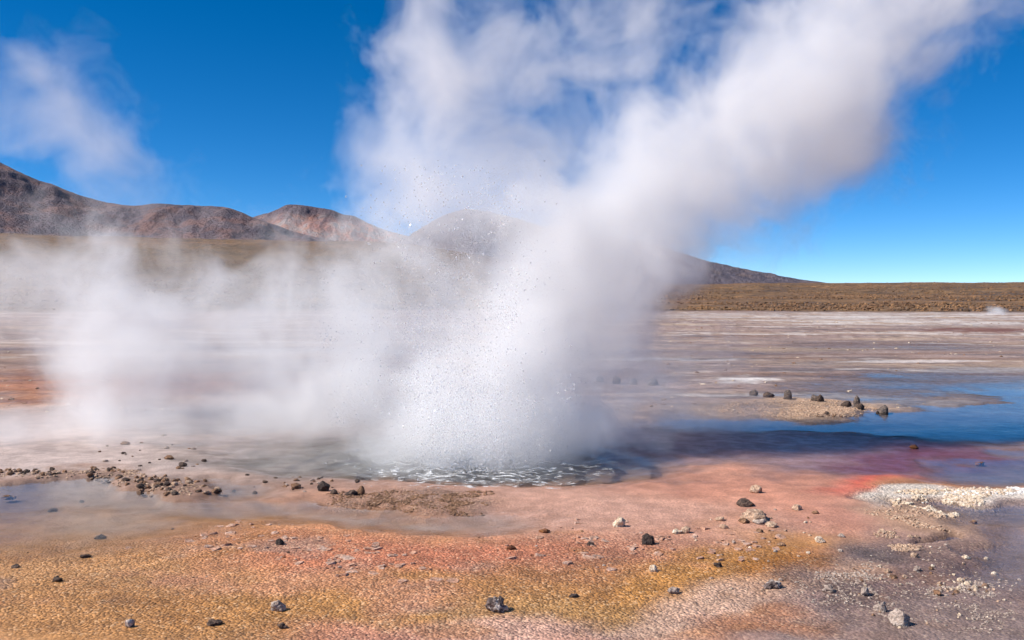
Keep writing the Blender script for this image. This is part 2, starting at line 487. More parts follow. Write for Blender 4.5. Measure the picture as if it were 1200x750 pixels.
def build_water():
    xs = np.concatenate([np.linspace(-70, -9, 40)[:-1], np.linspace(-9, 9, 260), np.linspace(9, 70, 40)[1:]])
    ys = np.concatenate([np.linspace(3.6, 16, 240), np.geomspace(16.4, 112, 60)])
    X, Y = np.meshgrid(xs, ys)
    g = gp(560, 548)
    d = np.sqrt((X - g.x) ** 2 + (Y - g.y) ** 2)
    Z = 0.001 * fbm(X, Y, 2.0, 2, 31.0)
    Z = Z + np.exp(-(d / 1.5) ** 2) * (0.05 * fbm(X, Y, 2.8, 4, 32.0, 0.65)) + 0.012 * np.exp(-(d / 2.2) ** 2) * np.sin(d * 16 + 2 * fbm(X, Y, 1.5, 2, 33.0))
    nr, na = X.shape
    i = np.arange(nr - 1)[:, None] * na; j = np.arange(na - 1)[None, :]
    q = np.stack([i + j, i + j + 1, i + na + j + 1, i + na + j], -1).reshape(-1, 4)
    me = bpy.data.meshes.new('water')
    me.from_pydata(np.stack([X.ravel(), Y.ravel(), Z.ravel()], 1).tolist(), [], q.tolist())
    me.polygons.foreach_set('use_smooth', np.ones(len(q), bool))
    dep = me.attributes.new('depth', 'FLOAT', 'POINT')
    dep.data.foreach_set('value', (0 - height(X.ravel(), Y.ravel())).astype(np.float32))
    o = bpy.data.objects.new('water', me); sc.collection.objects.link(o)
    o['kind'] = 'structure'
    me.materials.append(water_material())
    return o

ground = build_ground()
ground.data.materials.append(ground_material())
build_water()

# ------------------------------------------------------------------ mountains
def mountain(name, prof, D, depth_f, depth_b, mat, rough, seed, foot=-60.0, n=(420, 110)):
    """prof: (photo x, photo y of the skyline) list; D: distance of the ridge"""
    px = np.array([p[0] for p in prof], float); py = np.array([p[1] for p in prof], float)
    xs_px = np.linspace(px[0], px[-1], n[0])
    k = 9
    yy = np.interp(xs_px, px, py)
    ker = np.ones(k) / k
    yy = np.convolve(np.pad(yy, k // 2, mode='edge'), ker, 'valid')
    Hh = CAM_H + (350 - yy) / F * D
    xw = (xs_px - 600) / F * D
    s = np.linspace(-1, 1, n[1])
    s = np.sign(s) * np.abs(s) ** 1.3
    X = np.tile(xw[None, :], (n[1], 1))
    S = np.tile(s[:, None], (1, n[0]))
    ridge_off = fbm(X, X * 0, 3.0 / D * 4, 3, seed) * depth_f * 0.15
    Y = D + np.where(S < 0, S * depth_f, S * depth_b) + ridge_off * (1 - np.abs(S))
    X = X * (Y / D)
    a = np.abs(S)
    shape = 1 - a ** 1.15
    fade = sstep(0, 0.12, a)
    wl_ = D / 14.0
    rid = 1 - np.abs(fbm(X, Y * 0.45, 1 / wl_, 5, seed + 1, 0.55)) * 2
    gul = fbm(X, Y * 0.25, 4 / wl_, 4, seed + 2, 0.6)
    Hm = np.tile(Hh[None, :], (n[1], 1))
    Z = foot + (Hm - foot) * shape + fade * (1 - a * 0.7) * rough * ((rid - 0.6) * 1.0 + gul * 0.5)
    Z = Z + (1 - fade) * rough * 0.06 * fbm(X, Y, 12 / wl_, 3, seed + 3)
    nr, na = X.shape
    i = np.arange(nr - 1)[:, None] * na; j = np.arange(na - 1)[None, :]
    q = np.stack([i + j, i + j + 1, i + na + j + 1, i + na + j], -1).reshape(-1, 4)
    me = bpy.data.meshes.new(name)
    me.from_pydata(np.stack([X.ravel(), Y.ravel(), Z.ravel()], 1).tolist(), [], q.tolist())
    me.polygons.foreach_set('use_smooth', np.ones(len(q), bool))
    at_ = me.attributes.new('rel', 'FLOAT', 'POINT')
    rel = np.clip((Z - foot) / max(1.0, float(Hh.max() - foot)), 0, 1)
    at_.data.foreach_set('value', rel.ravel().astype(np.float32))
    o = bpy.data.objects.new(name, me); sc.collection.objects.link(o)
    o['kind'] = 'structure'
    me.materials.append(mat)
    return o

def mountain_material(name, base, alt, red, top, sc_, colour_amt):
    m = NT(name)
    P = m.n('ShaderNodeNewGeometry').outputs['Position']
    rel = m.n('ShaderNodeAttribute', attribute_name='rel').outputs['Fac']
    Ps = m.n('ShaderNodeMapping', {'Vector': P, 'Scale': (1, 0.5, 0.16)}).outputs[0]
    n1 = m.noise(Ps, 9.0 * sc_, 5, 0.6, 0.5).outputs[0]
    n2 = m.noise(P, 2.5 * sc_, 4, 0.6).outputs[0]
    n3 = m.noise(P, 30.0 * sc_, 3, 0.7).outputs[0]
    c = m.mix(m.ramp(n1, 0.38, 0.62), base, alt)
    c = m.mix(m.math('MULTIPLY', m.ramp(n2, 0.47, 0.60), colour_amt), c, red)
    c = m.mix(m.math('MULTIPLY', m.ramp(m.math('ADD', rel, m.math('MULTIPLY', n2, 0.25)), 0.88, 1.02), 0.9), c, top)
    f = m.ramp(n3, 0.3, 0.7, 0.75, 1.25)
    c = m.n('ShaderNodeVectorMath', {0: c, 1: m.n('ShaderNodeCombineXYZ', {0: f, 1: f, 2: f}).outputs[0]}, operation='MULTIPLY').outputs[0]
    bump = m.n('ShaderNodeBump', {'Height': n3, 'Strength': 0.7, 'Distance': 0.12 / sc_}).outputs[0]
    p = m.n('ShaderNodeBsdfPrincipled', {'Base Color': c, 'Roughness': 0.95, 'Normal': bump, 'Specular IOR Level': 0.1})
    return m.out(p.outputs[0])

mm_dark = mountain_material('dark_ridge_rock', C(118, 104, 108), C(98, 90, 98), C(138, 106, 98), C(106, 96, 102), 0.0022, 0.7)
mm_col = mountain_material('banded_volcano_rock', C(176, 128, 108), C(158, 146, 144), C(156, 102, 94), C(104, 94, 102), 0.0018, 0.6)
mm_blue = mountain_material('hazed_ridge_rock', C(112, 102, 108), C(100, 94, 104), C(126, 108, 102), C(106, 98, 106), 0.002, 0.5)  # rock grey with a bluish tint standing in for distance haze
mountain('mountain_slope', [(-420, 60), (-250, 95), (-120, 138), (-40, 176), (0, 192), (30, 207), (75, 222), (130, 236), (165, 240), (180, 238), (205, 239), (228, 240), (250, 243), (275, 248), (300, 259), (330, 268), (380, 280), (450, 290), (560, 300)],
         4200, 1500, 1800, mm_dark, 38, 41.0)
mountain('volcano', [(200, 300), (250, 280), (285, 264), (298, 254), (322, 247), (338, 240), (350, 239.5), (372, 244), (392, 248), (402, 252), (415, 253), (432, 262), (455, 272), (500, 282), (560, 296), (640, 310)],
         6200, 1700, 2000, mm_col, 60, 45.0)
mountain('distant_mountain', [(380, 330), (440, 300), (480, 275), (515, 254), (545, 246), (575, 248), (600, 254), (640, 266), (700, 276), (760, 286), (800, 297), (826, 306), (850, 311), (900, 321), (940, 328), (966, 331.5), (1000, 337), (1060, 345)],
         5200, 1500, 1800, mm_blue, 38, 49.0)

# ------------------------------------------------------------------ steam
def rot_to(vec_rot):
    return Euler((0, R(vec_rot), 0), 'XYZ')

def steam_material(name, blobs, K, erosion, nscale, warp, aniso=0.15, detail=4.5, step=0.55, seed=0.0, thr=0.05, stretch=(1, 1, 1)):
    m = NT(name)
    P = m.n('ShaderNodeNewGeometry').outputs['Position']
    Pn = m.n('ShaderNodeMapping', {'Vector': P, 'Location': (seed * 3.1, seed * 1.7, seed * 2.3), 'Scale': stretch}).outputs[0]
    wn_ = m.noise(Pn, 1.05, 0.0).outputs['Color']
    wv = m.n('ShaderNodeVectorMath', {0: wn_, 1: (0.5, 0.5, 0.5)}, operation='SUBTRACT').outputs[0]
    wv = m.n('ShaderNodeVectorMath', {0: wv, 1: (warp, warp, warp)}, operation='MULTIPLY').outputs[0]
    Pw = m.n('ShaderNodeVectorMath', {0: P, 1: wv}, operation='ADD').outputs[0]
    s = None
    for (c, rad, rot, amp) in blobs:
        mp = m.n('ShaderNodeMapping', {'Vector': Pw, 'Location': tuple(c), 'Rotation': (0, R(rot), 0), 'Scale': rad}, vector_type='TEXTURE').outputs[0]
        g = m.n('ShaderNodeTexGradient', {'Vector': mp}, gradient_type='SPHERICAL').outputs['Fac']
        s = m.math('MULTIPLY', g, amp) if s is None else m.math('MULTIPLY_ADD', g, amp, s)
    Pnw = m.n('ShaderNodeVectorMath', {0: Pn, 1: wv}, operation='ADD').outputs[0]
    n = m.noise(Pnw, nscale, detail, 0.6).outputs[0]
    e = m.n('ShaderNodeMapRange', {'Value': n, 'From Min': 0.34, 'From Max': 0.66, 'To Min': erosion, 'To Max': 0.0}).outputs[0]
    d = m.math('MAXIMUM', m.math('SUBTRACT', m.math('SUBTRACT', s, thr), e), 0.0)
    dens = m.math('MULTIPLY', d, K)
    v = m.n('ShaderNodeVolumePrincipled', {'Color': (0.997, 0.997, 0.998, 1), 'Density': dens, 'Anisotropy': aniso})
    mat = m.out(vol=v.outputs[0])
    mat.cycles.volume_sampling = 'DISTANCE'
    mat.cycles.volume_step_rate = step
    return mat

def steam(name, label, specs, K, erosion, nscale, warp, grow=0.94, voxel=0.14, group=None, **kw):
    """specs: (photo x, y, distance, half width px, half height px, half depth m, tilt, strength)"""
    blobs = []
    for (px, py, Y, rx, rz, ry, rot, amp) in specs:
        c = at(px, py, Y)
        k = Y / F
        blobs.append((c, (rx * k, ry, rz * k), rot, amp))
    bm = bmesh.new()
    for (c, rad, rot, amp) in blobs:
        M = Matrix.Translation(c) @ Euler((0, R(rot), 0)).to_matrix().to_4x4() @ Matrix.Diagonal((rad[0] * grow, rad[1] * grow, rad[2] * grow, 1))
        bmesh.ops.create_icosphere(bm, subdivisions=4, radius=1.0, matrix=M)
    tmp = bpy.data.meshes.new('tmp'); bm.to_mesh(tmp); bm.free()
    to = bpy.data.objects.new('tmp', tmp); sc.collection.objects.link(to)
    md = to.modifiers.new('r', 'REMESH'); md.mode = 'VOXEL'; md.voxel_size = voxel
    dg = bpy.context.evaluated_depsgraph_get(); dg.update()
    me = bpy.data.meshes.new_from_object(to.evaluated_get(dg))
    bpy.data.objects.remove(to); bpy.data.meshes.remove(tmp)
    me.name = name
    o = bpy.data.objects.new(name, me); sc.collection.objects.link(o)
    me.materials.clear()
    me.materials.append(steam_material(name, blobs, K, erosion, nscale, warp, **kw))
    o['label'] = label; o['category'] = 'steam'; o['kind'] = 'stuff'
    if group: o['group'] = group
    return o


# ------------------------------------------------------------------ stones
def lump_noise(p, seed, f):
    return mnoise.noise(Vector((p.x * f + seed, p.y * f - seed * 0.7, p.z * f + seed * 1.3)))

def rock_mesh(name, seed, sub=3, cuts=7, rough=0.22, pitted=0.0):
    rnd = random.Random(seed)
    bm = bmesh.new()
    bmesh.ops.create_icosphere(bm, subdivisions=sub, radius=1.0)
    planes = []
    for k in range(cuts):
        v = Vector((rnd.uniform(-1, 1), rnd.uniform(-1, 1), rnd.uniform(-0.5, 1))).normalized()
        planes.append((v, rnd.uniform(0.55, 0.85)))
    for v in bm.verts:
        p = v.co.copy()
        for nrm, dist in planes:
            e = p.dot(nrm) - dist
            if e > 0: p -= nrm * e * 0.92
        q = p + p * (rough * lump_noise(p, seed, 1.6) + rough * 0.5 * lump_noise(p, seed + 9, 4.2) + pitted * abs(lump_noise(p, seed + 3, 7.0)))
        if q.z < -0.45: q.z = -0.45 + (q.z + 0.45) * 0.2
        v.co = q
    xs = [v.co.x for v in bm.verts]; ys = [v.co.y for v in bm.verts]; zs = [v.co.z for v in bm.verts]
    sx, sy, z0, sz = max(xs) - min(xs), max(ys) - min(ys), min(zs), max(zs) - min(zs)
    for v in bm.verts:       # unit size: 1 wide, 1 deep, 1 tall, standing on z = 0
        v.co = Vector(((v.co.x - min(xs)) / sx - 0.5, (v.co.y - min(ys)) / sy - 0.5, (v.co.z - z0) / sz))
    me = bpy.data.meshes.new(name)
    bm.to_mesh(me); bm.free()
    me.polygons.foreach_set('use_smooth', np.ones(len(me.polygons), bool))
    return me

def rock_material(name, base, alt, crust, crust_amt, scale=14.0):
    m = NT(name)
    g = m.n('ShaderNodeNewGeometry')
    P = g.outputs['Position']
    n1 = m.noise(P, scale, 3, 0.65).outputs[0]
    n2 = m.noise(P, scale * 5, 3, 0.7).outputs[0]
    n3 = m.noise(P, scale * 2.2, 2, 0.6).outputs[0]
    c = m.mix(m.ramp(n1, 0.35, 0.65), base, alt)
    c = m.mix(m.math('MULTIPLY', m.ramp(n3, 0.48, 0.60), crust_amt), c, crust)
    f = m.ramp(n2, 0.3, 0.7, 0.6, 1.3)
    c = m.n('ShaderNodeVectorMath', {0: c, 1: m.n('ShaderNodeCombineXYZ', {0: f, 1: f, 2: f}).outputs[0]}, operation='MULTIPLY').outputs[0]
    h = m.math('ADD', m.math('MULTIPLY', n2, 0.4), n3)
    bump = m.n('ShaderNodeBump', {'Height': h, 'Strength': 1.0, 'Distance': 0.022}).outputs[0]
    p = m.n('ShaderNodeBsdfPrincipled', {'Base Color': c, 'Roughness': 0.9, 'Normal': bump, 'Specular IOR Level': 0.3})
    return m.out(p.outputs[0])

RM = {
    'black': rock_material('black_lava', C(66, 56, 52), C(50, 44, 42), C(104, 86, 76), 0.4),
    'dark': rock_material('dark_brown_rock', C(82, 66, 58), C(62, 52, 48), C(128, 104, 88), 0.5),
    'boulder': rock_material('weathered_boulder', C(112, 98, 90), C(84, 76, 74), C(138, 120, 106), 0.5),
    'brown': rock_material('brown_rock', C(142, 106, 80), C(108, 82, 64), C(178, 142, 112), 0.5),
    'tan': rock_material('tan_sinter', C(190, 158, 132), C(160, 130, 110), C(212, 184, 158), 0.6),
    'grey': rock_material('grey_rock', C(176, 156, 142), C(150, 132, 122), C(204, 186, 170), 0.5),
    'mottled': rock_material('mottled_grey_rock', C(134, 116, 110), C(92, 78, 74), C(206, 192, 182), 0.85),
    'pale': rock_material('pale_sinter', C(216, 196, 170), C(196, 168, 140), C(232, 218, 200), 0.6),
    'rust': rock_material('rusty_crusted_rock', C(136, 84, 50), C(100, 62, 44), C(170, 118, 70), 0.5),
}
def put(name, me, mat, px, py, wpx, hpx, label, cat='rock', rz=0.0, deep=0.8, group=None, sink=0.1, z=None):
    p = gp(px, py)
    k = math.hypot(p.y, CAM_H) / F
    o = bpy.data.objects.new(name, me); sc.collection.objects.link(o)
    if not me.materials: me.materials.append(mat)
    o.material_slots[0].link = 'OBJECT'; o.material_slots[0].material = mat
    W, H = wpx * k, hpx * k
    o.scale = (W, W * deep, H * (1 + sink))
    o.rotation_euler = (0, 0, rz)
    y = p.y + W * deep * 0.35
    o.location = (p.x, y, (max(h1(p.x, y), -0.03) if z is None else z) - H * sink)
    o['label'] = label; o['category'] = cat
    if group: o['group'] = group
    return o

ROCKS = [
    # px, py of the foot, width, height, material, label, (cuts, rough, pitted)
    (378, 578, 15, 12, 'black', 'angular black rock on the brown gravel shore between stream and geyser pool', (9, .1, 0)),
    (346, 574, 12, 6, 'brown', 'flat brown stone apart from the angular black rock on the shore', (5, .2, 0)),
    (391, 581, 9, 5, 'dark', 'small dark stone touching the foot of the angular black rock', (6, .2, 0)),
    (422, 581, 10, 11, 'brown', 'squarish brown rock at the tip of the gravel bar beside the geyser pool', (9, .12, 0)),
    (411, 582, 16, 7, 'dark', 'low dark rubble stone leaning on the squarish brown rock', (6, .35, .2)),
    (327, 643, 10, 7, 'black', 'small pointed black stone on the salmon mat below the stream', (8, .2, 0)),
    (325, 721, 18, 12, 'grey', 'light grey knobbly stone alone on the amber mat', (5, .35, .25)),
    (150, 740, 11, 9, 'mottled', 'small upright grey stone on the orange mat', (7, .3, .2)),
    (582, 724, 27, 17, 'mottled', 'jagged dark grey rock with a raised peak on the amber mat', (8, .5, .35)),
    (726, 621, 16, 11, 'pale', 'cream coloured lumpy rock standing on the smooth pink mat', (5, .35, .3)),
    (760, 642, 16, 12, 'black', 'rounded black lava rock on the salmon mat', (4, .4, .4)),
    (766, 675, 10, 8, 'pale', 'small pale stone with a dark side on the ochre mat', (8, .3, .1)),
    (790, 701, 15, 7, 'grey', 'flat whitish grey stone on the ochre mat beside the pale pink patch', (6, .4, .3)),
    (794, 629, 13, 5, 'pale', 'low pale sinter piece, part of a small pile on the pink mat', (6, .5, .4)),
    (804, 628, 12, 7, 'tan', 'tan sinter lump topping a small pile on the pink mat', (6, .4, .3)),
    (887, 582, 15, 9, 'tan', 'tan angular rock with a flat sunlit top on the red pink mat', (9, .12, 0)),
    (876, 597, 21, 9, 'dark', 'dark brown low rock just in front of the tan angular rock', (7, .25, .1)),
    (886, 614, 31, 11, 'tan', 'large flat tan slab resting on smaller stones at the edge of the amber mat', (5, .3, .25)),
    (873, 617, 13, 6, 'brown', 'brown stone propping up the large tan slab', (6, .3, .2)),
    (893, 618, 19, 5, 'grey', 'thin grey stone squeezed under the large tan slab', (5, .3, .2)),
    (905, 622, 13, 6, 'tan', 'lumpy tan stone lying just off the end of the large tan slab', (5, .4, .3)),
    (849, 623, 10, 5, 'tan', 'small peaked tan stone between the tan pile and the large tan slab', (8, .2, 0)),
    (844, 614, 12, 4, 'tan', 'thin tan flake stone behind a small peaked one on the pink mat', (5, .3, 0)),
    (935, 602, 12, 6, 'tan', 'rounded smooth tan stone alone on the pink mat', (3, .15, 0)),
    (956, 606, 8, 3, 'brown', 'tiny brown stone next to the rounded smooth tan stone', (5, .3, 0)),
    (962, 640, 13, 7, 'pale', 'whitish stone with a dark foot on the amber mat', (8, .3, .2)),
    (987, 634, 9, 4, 'grey', 'small flat grey stone at the edge of the amber mat', (5, .2, 0)),
    (1015, 702, 11, 9, 'grey', 'small grey upright stone, smallest of three in a row on the mauve mud', (8, .2, .1)),
    (1033, 722, 15, 11, 'grey', 'middle grey stone of three in a row on the mauve mud', (8, .15, .05)),
    (1057, 740, 24, 18, 'grey', 'largest grey rock with a pointed top on the mauve mud', (9, .15, .05)),
    (906, 694, 22, 8, 'mottled', 'flat mottled grey stone beside the pale pink patch', (6, .5, .3)),
    (972, 698, 14, 8, 'grey', 'crumbly grey stone on the dark mud streak', (5, .5, .4)),
    (250, 738, 18, 6, 'dark', 'flat dark stone lying on the orange mat', (7, .4, .2)),
    (330, 741, 12, 6, 'dark', 'small dark stone below the light grey knobbly stone', (7, .4, .1)),
    (66, 686, 14, 6, 'dark', 'small two-humped dark stone on the orange mat', (6, .6, .2)),
    (99, 656, 13, 4, 'dark', 'thin dark sliver of stone at the upper edge of the orange mat', (6, .5, .1)),
    (17, 669, 10, 4, 'dark', 'small low peaked dark stone near the violet shallows', (8, .2, 0)),
    (116, 627, 15, 5, 'dark', 'dark sliver of stone in the shallows over the orange mat', (6, .6, .1)),
    (60, 596, 11, 4, 'black', 'small pointed black stone standing in the violet stream', (8, .2, 0)),
    (95, 585, 6, 3, 'black', 'tiny black stone on the dark water line of the stream', (6, .2, 0)),
    (673, 706, 12, 3.5, 'black', 'low black sliver of stone on the ochre mat', (7, .4, .1)),
    (599, 649, 12, 5, 'rust', 'small yellowish brown lump on the salmon mat', (4, .5, .4)),
    (638, 628, 13, 4, 'rust', 'flat rust coloured stone on the pink mat', (6, .4, .2)),
    (692, 643, 9, 4, 'dark', 'small dark stone among thin crust flakes on the salmon mat', (6, .4, .1)),
    (842, 669, 10, 5, 'dark', 'small peaked dark stone on the amber mat', (8, .3, 0)),
    (891, 628, 8, 4, 'brown', 'small brown stone in front of the large tan slab', (6, .3, .1)),
    (916, 643, 11, 4, 'brown', 'low brown stone on the deep amber crumbs', (5, .3, .2)),
    (1072, 526, 10, 4.5, 'rust', 'rust coloured stone standing in the purple pool', (6, .4, .2)),
    (1150, 542, 11, 4, 'rust', 'low rusty stone where the purple pool turns lavender', (5, .4, .2)),
    (1142, 611, 8, 4, 'brown', 'brown stone at the tip of the white salt crust', (6, .3, .2)),
    (1134, 658, 9, 4, 'pale', 'pale stone with a dark underside alone on the mauve mud', (6, .4, .2)),
    (1157, 651, 6, 3.5, 'pale', 'tiny bright stone near the lavender wet ground', (6, .3, .1)),
    (1166, 672, 7, 4, 'pale', 'small pale wedge stone near the lavender wet ground', (8, .2, .1)),
    (1073, 658, 9, 5, 'tan', 'tan stone of the pair below the crumbly mound', (6, .4, .2)),
    (1076, 674, 9, 7, 'grey', 'knobbly pale grey lump on the mauve mud', (4, .5, .5)),
    (1041, 675, 8, 4, 'tan', 'small tan stone on the edge of the peach crumbs', (6, .3, .2)),
    (1092, 672, 6, 3.5, 'brown', 'small brown stone next to the knobbly pale grey lump', (6, .3, .1)),
    (1100, 702, 9, 6, 'brown', 'dark crumbly stone at the end of the gathered tan stones', (6, .5, .3)),
    (1048, 682, 9, 4, 'brown', 'flat brown stone on the mauve mud above the grey stones', (6, .4, .2)),
    (1061, 682, 7, 4, 'tan', 'small rounded tan stone beside a flat brown one', (4, .3, .2)),
    # boulders on the spit of the blue pool
    (884, 464, 10, 8, 'boulder', 'roundish dark boulder at the dry inner end of the pebble spit', (4, .18, .05)),
    (902, 467, 14, 6.5, 'dark', 'low dark boulder on the pebble spit next to the roundish one', (5, .25, .1)),
    (924, 470, 10, 11, 'boulder', 'upright egg shaped grey boulder on the pebble spit', (1, .14, .03)),
    (956, 472, 9, 7.5, 'boulder', 'lighter boulder of the touching pair on the pebble spit', (4, .2, .05)),
    (962, 472.5, 9, 8, 'dark', 'darker boulder of the touching pair on the pebble spit', (4, .2, .05)),
    (993, 477, 13, 7, 'dark', 'low dark boulder beside the tall narrow one by the blue water', (5, .2, .05)),
    (1005, 478, 8.5, 14, 'boulder', 'tall narrow boulder standing behind others at the spit tip', (6, .15, .05)),
    (1009, 480.5, 10, 7, 'dark', 'squat dark boulder at the foot of the tall narrow one', (5, .2, .05)),
    (1036, 483.5, 13, 10.5, 'boulder', 'brownish pointed boulder at the very tip of the spit', (7, .15, .05)),
    (1029, 484, 6, 5, 'dark', 'small dark stone against the brownish pointed boulder', (6, .2, .05)),
    # boulders seen through the steam
    (703, 449, 9, 7, 'boulder', 'grey boulder nearest the geyser, half hidden by its steam', (5, .2, .05)),
    (723, 451, 10, 10, 'dark', 'tallest dark boulder seen through thin steam behind the geyser', (5, .2, .05)),
    (743, 453, 9, 8, 'boulder', 'grey boulder in thin steam between a tall and a wide one', (5, .2, .05)),
    (766, 454, 14, 9, 'boulder', 'wide grey boulder at the end of the row in thin steam', (5, .2, .05)),
    (213, 549, 10, 5, 'dark', 'dark squarish stone on the steamy pale flat', (8, .15, 0)),
    (197, 541, 11, 4.5, 'brown', 'low brown stone on the steamy pale flat behind a squarish one', (6, .3, .1)),
    (146, 523, 11, 3.5, 'brown', 'thin brown stone on the pale flat near the steam column', (6, .3, .1)),
    (6, 582, 16, 5, 'brown', 'brown stone breaking the surface of the violet stream', (7, .4, .2)),
]
for i, (px, py, wp_, hp_, mt, lab, (cu, ro, pi_)) in enumerate(ROCKS):
    me = rock_mesh('rock', 100 + i, 4 if wp_ > 14 else 3, cu, ro, pi_)
    put('boulder' if 'boulder' in lab else 'rock', me, RM[mt], px, py, wp_, hp_, lab, 'boulder' if 'boulder' in lab else 'rock',
        rz=0.0, deep=0.7 + 0.3 * random.random())

STONES = [rock_mesh('stone', 400 + i, 2, 6, 0.3, 0.1) for i in range(10)]
def scatter(n, region, wr, mats, label, group, flat=0.55, cat='stone'):
    k = 0
    while k < n:
        px = random.uniform(region[0], region[2]); py = random.uniform(region[1], region[3])
        u = (px - (region[0] + region[2]) / 2) / ((region[2] - region[0]) / 2); v = (py - (region[1] + region[3]) / 2) / ((region[3] - region[1]) / 2)
        if u * u + v * v > 1: continue
        p = gp(px, py)
        if h1(p.x, p.y) < -0.004: 
            if random.random() < 0.8: continue
        wpx = random.uniform(*wr) * random.uniform(0.7, 1.0)
        put('stone', random.choice(STONES), RM[random.choice(mats)], px, py, wpx, wpx * random.uniform(0.7, 1.2) * flat, label, cat, rz=random.uniform(0, 6.28), deep=random.uniform(0.7, 1.2), group=group, sink=0.25)
        k += 1
scatter(64, (138, 559, 262, 583), (5, 10), ['brown', 'tan', 'dark', 'brown'], 'brown stone heaped in the low rubble bar where the violet stream meets the pale flat', 'stones of the rubble bar', 0.5)
scatter(22, (100, 551, 150, 563), (5, 9), ['brown', 'dark', 'brown'], 'dark brown stone in the straggle behind the violet stream on the pale flat', 'stones behind the violet stream', 0.5)
scatter(30, (-10, 553, 76, 561), (5, 9), ['brown', 'tan', 'dark'], 'small brown stone in the thin line along the far bank of the violet stream', 'stones along the far bank', 0.5)
scatter(46, (990, 640, 1195, 748), (2.5, 5.5), ['tan', 'pale', 'brown', 'grey'], 'tiny pale stone strewn over the mauve mud', 'tiny stones on the mauve mud', 0.6)
scatter(26, (1095, 684, 1165, 703), (3, 8), ['tan', 'pale', 'brown'], 'tan stone in the small gathered patch on the mauve mud', 'stones of the patch on the mauve mud', 0.6)
scatter(40, (780, 600, 1000, 700), (2.5, 6), ['tan', 'brown', 'grey', 'pale'], 'tiny stone strewn around the large tan slab on the amber mat', 'tiny stones on the amber mat', 0.5)
scatter(26, (110, 512, 260, 556), (3, 8), ['brown', 'dark', 'grey'], 'small dull stone on the pale steaming flat', 'stones on the steaming flat', 0.4)
scatter(34, (250, 555, 420, 580), (3, 7), ['brown', 'dark', 'grey'], 'small wet stone on the near shore of the geyser pool', 'stones on the pool shore', 0.45)
scatter(14, (955, 486, 990, 492), (3, 7), ['dark', 'brown'], 'small dark stone on the wet front edge of the pebble spit', 'stones on the spit edge', 0.45)
scatter(40, (20, 600, 780, 690), (2.5, 5), ['brown', 'grey', 'dark', 'rust'], 'tiny dark stone lying on the orange and salmon mats', 'tiny stones on the orange mats', 0.35)

# ------------------------------------------------------------------ loose fine stuff: one mesh each
def ico_arrays(sub):
    bm = bmesh.new(); bmesh.ops.create_icosphere(bm, subdivisions=sub, radius=1.0)
    v = np.array([q.co[:] for q in bm.verts]); f = np.array([[q.index for q in p.verts] for p in bm.faces]); bm.free()
    return v, f
IV, IF = ico_arrays(1)
def lumps(name, pts, sizes, flat, mat, sub=1, kind='stuff', stretch=None, jag=0.25, parent=None):
    """many small lumps as one mesh; pts (n,3), sizes (n,)"""
    V0, F0 = (IV, IF) if sub == 1 else ico_arrays(sub)
    n = len(pts); nv = len(V0)
    v = np.repeat(V0[None], n, 0) * (1 + jag * (rng.random((n, nv, 1)) - 0.5) * 2)
    s = np.stack([sizes * rng.uniform(0.7, 1.3, n), sizes * rng.uniform(0.7, 1.3, n), sizes * flat * rng.uniform(0.6, 1.3, n)], 1)
    v = v * s[:, None, :]
    a = rng.uniform(0, 6.28, n); c, s_ = np.cos(a)[:, None], np.sin(a)[:, None]
    x = v[..., 0] * c - v[..., 1] * s_; y = v[..., 0] * s_ + v[..., 1] * c
    v = np.stack([x, y, v[..., 2]], -1) + pts[:, None, :]
    f = (F0[None] + (np.arange(n) * nv)[:, None, None]).reshape(-1, 3)
    me = bpy.data.meshes.new(name)
    me.from_pydata(v.reshape(-1, 3).tolist(), [], f.tolist())
    me.materials.append(mat)
    o = bpy.data.objects.new(name, me); sc.collection.objects.link(o)
    if kind: o['kind'] = kind
    if parent: o.parent = parent
    return o
def sown(n, ells, dry=True):
    """n ground points inside survey ellipses (cx, cy, rx, ry, tilt), clustered"""
    P_ = []
    while len(P_) < n:
        cx, cy, rx, ry, rot = random.choice(ells)
        r, a = random.random() ** 0.6, random.uniform(0, 6.283)
        dx, dy = rx * r * math.cos(a), ry * r * math.sin(a)
        c, s_ = math.cos(R(rot)), math.sin(R(rot))
        p = gp(cx + dx * c - dy * s_, cy + dx * s_ + dy * c)
        P_.append((p.x, p.y))
    P_ = np.array(P_)
    cl = fbm(P_[:, 0], P_[:, 1], 5.0, 3, 61.0)
    z = height(P_[:, 0], P_[:, 1])
    keep = (cl > -0.14 + 0.25 * rng.random(len(cl))) & ((z > -0.012) | (not dry))
    P_, z = P_[keep], z[keep]
    return np.column_stack([P_, z])
def tagged(o, label, cat):
    o['label'] = label; o['category'] = cat; return o

pt = sown(3600, [(490, 590, 85, 12, 3), (545, 600, 32, 8, 20), (520, 583, 60, 5, -3), (430, 588, 60, 9, 5)])
tagged(lumps('gravel', pt, rng.uniform(0.005, 0.010, len(pt)) + 0.012 * rng.random(len(pt)) ** 5, 0.6, RM['brown']), 'bar of coarse brown gravel between the geyser pool and the pink mat', 'gravel')
pt = sown(1500, [(60, 558, 90, 5, 0), (190, 571, 60, 10, 6), (130, 558, 40, 6, 0)])
tagged(lumps('gravel', pt, rng.uniform(0.006, 0.018, len(pt)), 0.6, RM['tan']), 'fine tan gravel filling the rubble bar behind the violet stream', 'gravel')
pt = sown(5200, [(925, 480, 90, 11, 0), (970, 484, 60, 6, -3)])
tagged(lumps('pebble_bed', pt, rng.uniform(0.008, 0.020, len(pt)), 0.7, RM['tan']), 'tan pebbles covering the spit under the boulders', 'pebbles')
pt = sown(2600, [(1090, 588, 45, 11, 3), (1115, 595, 40, 10, -3), (1130, 583, 60, 7, -5)])
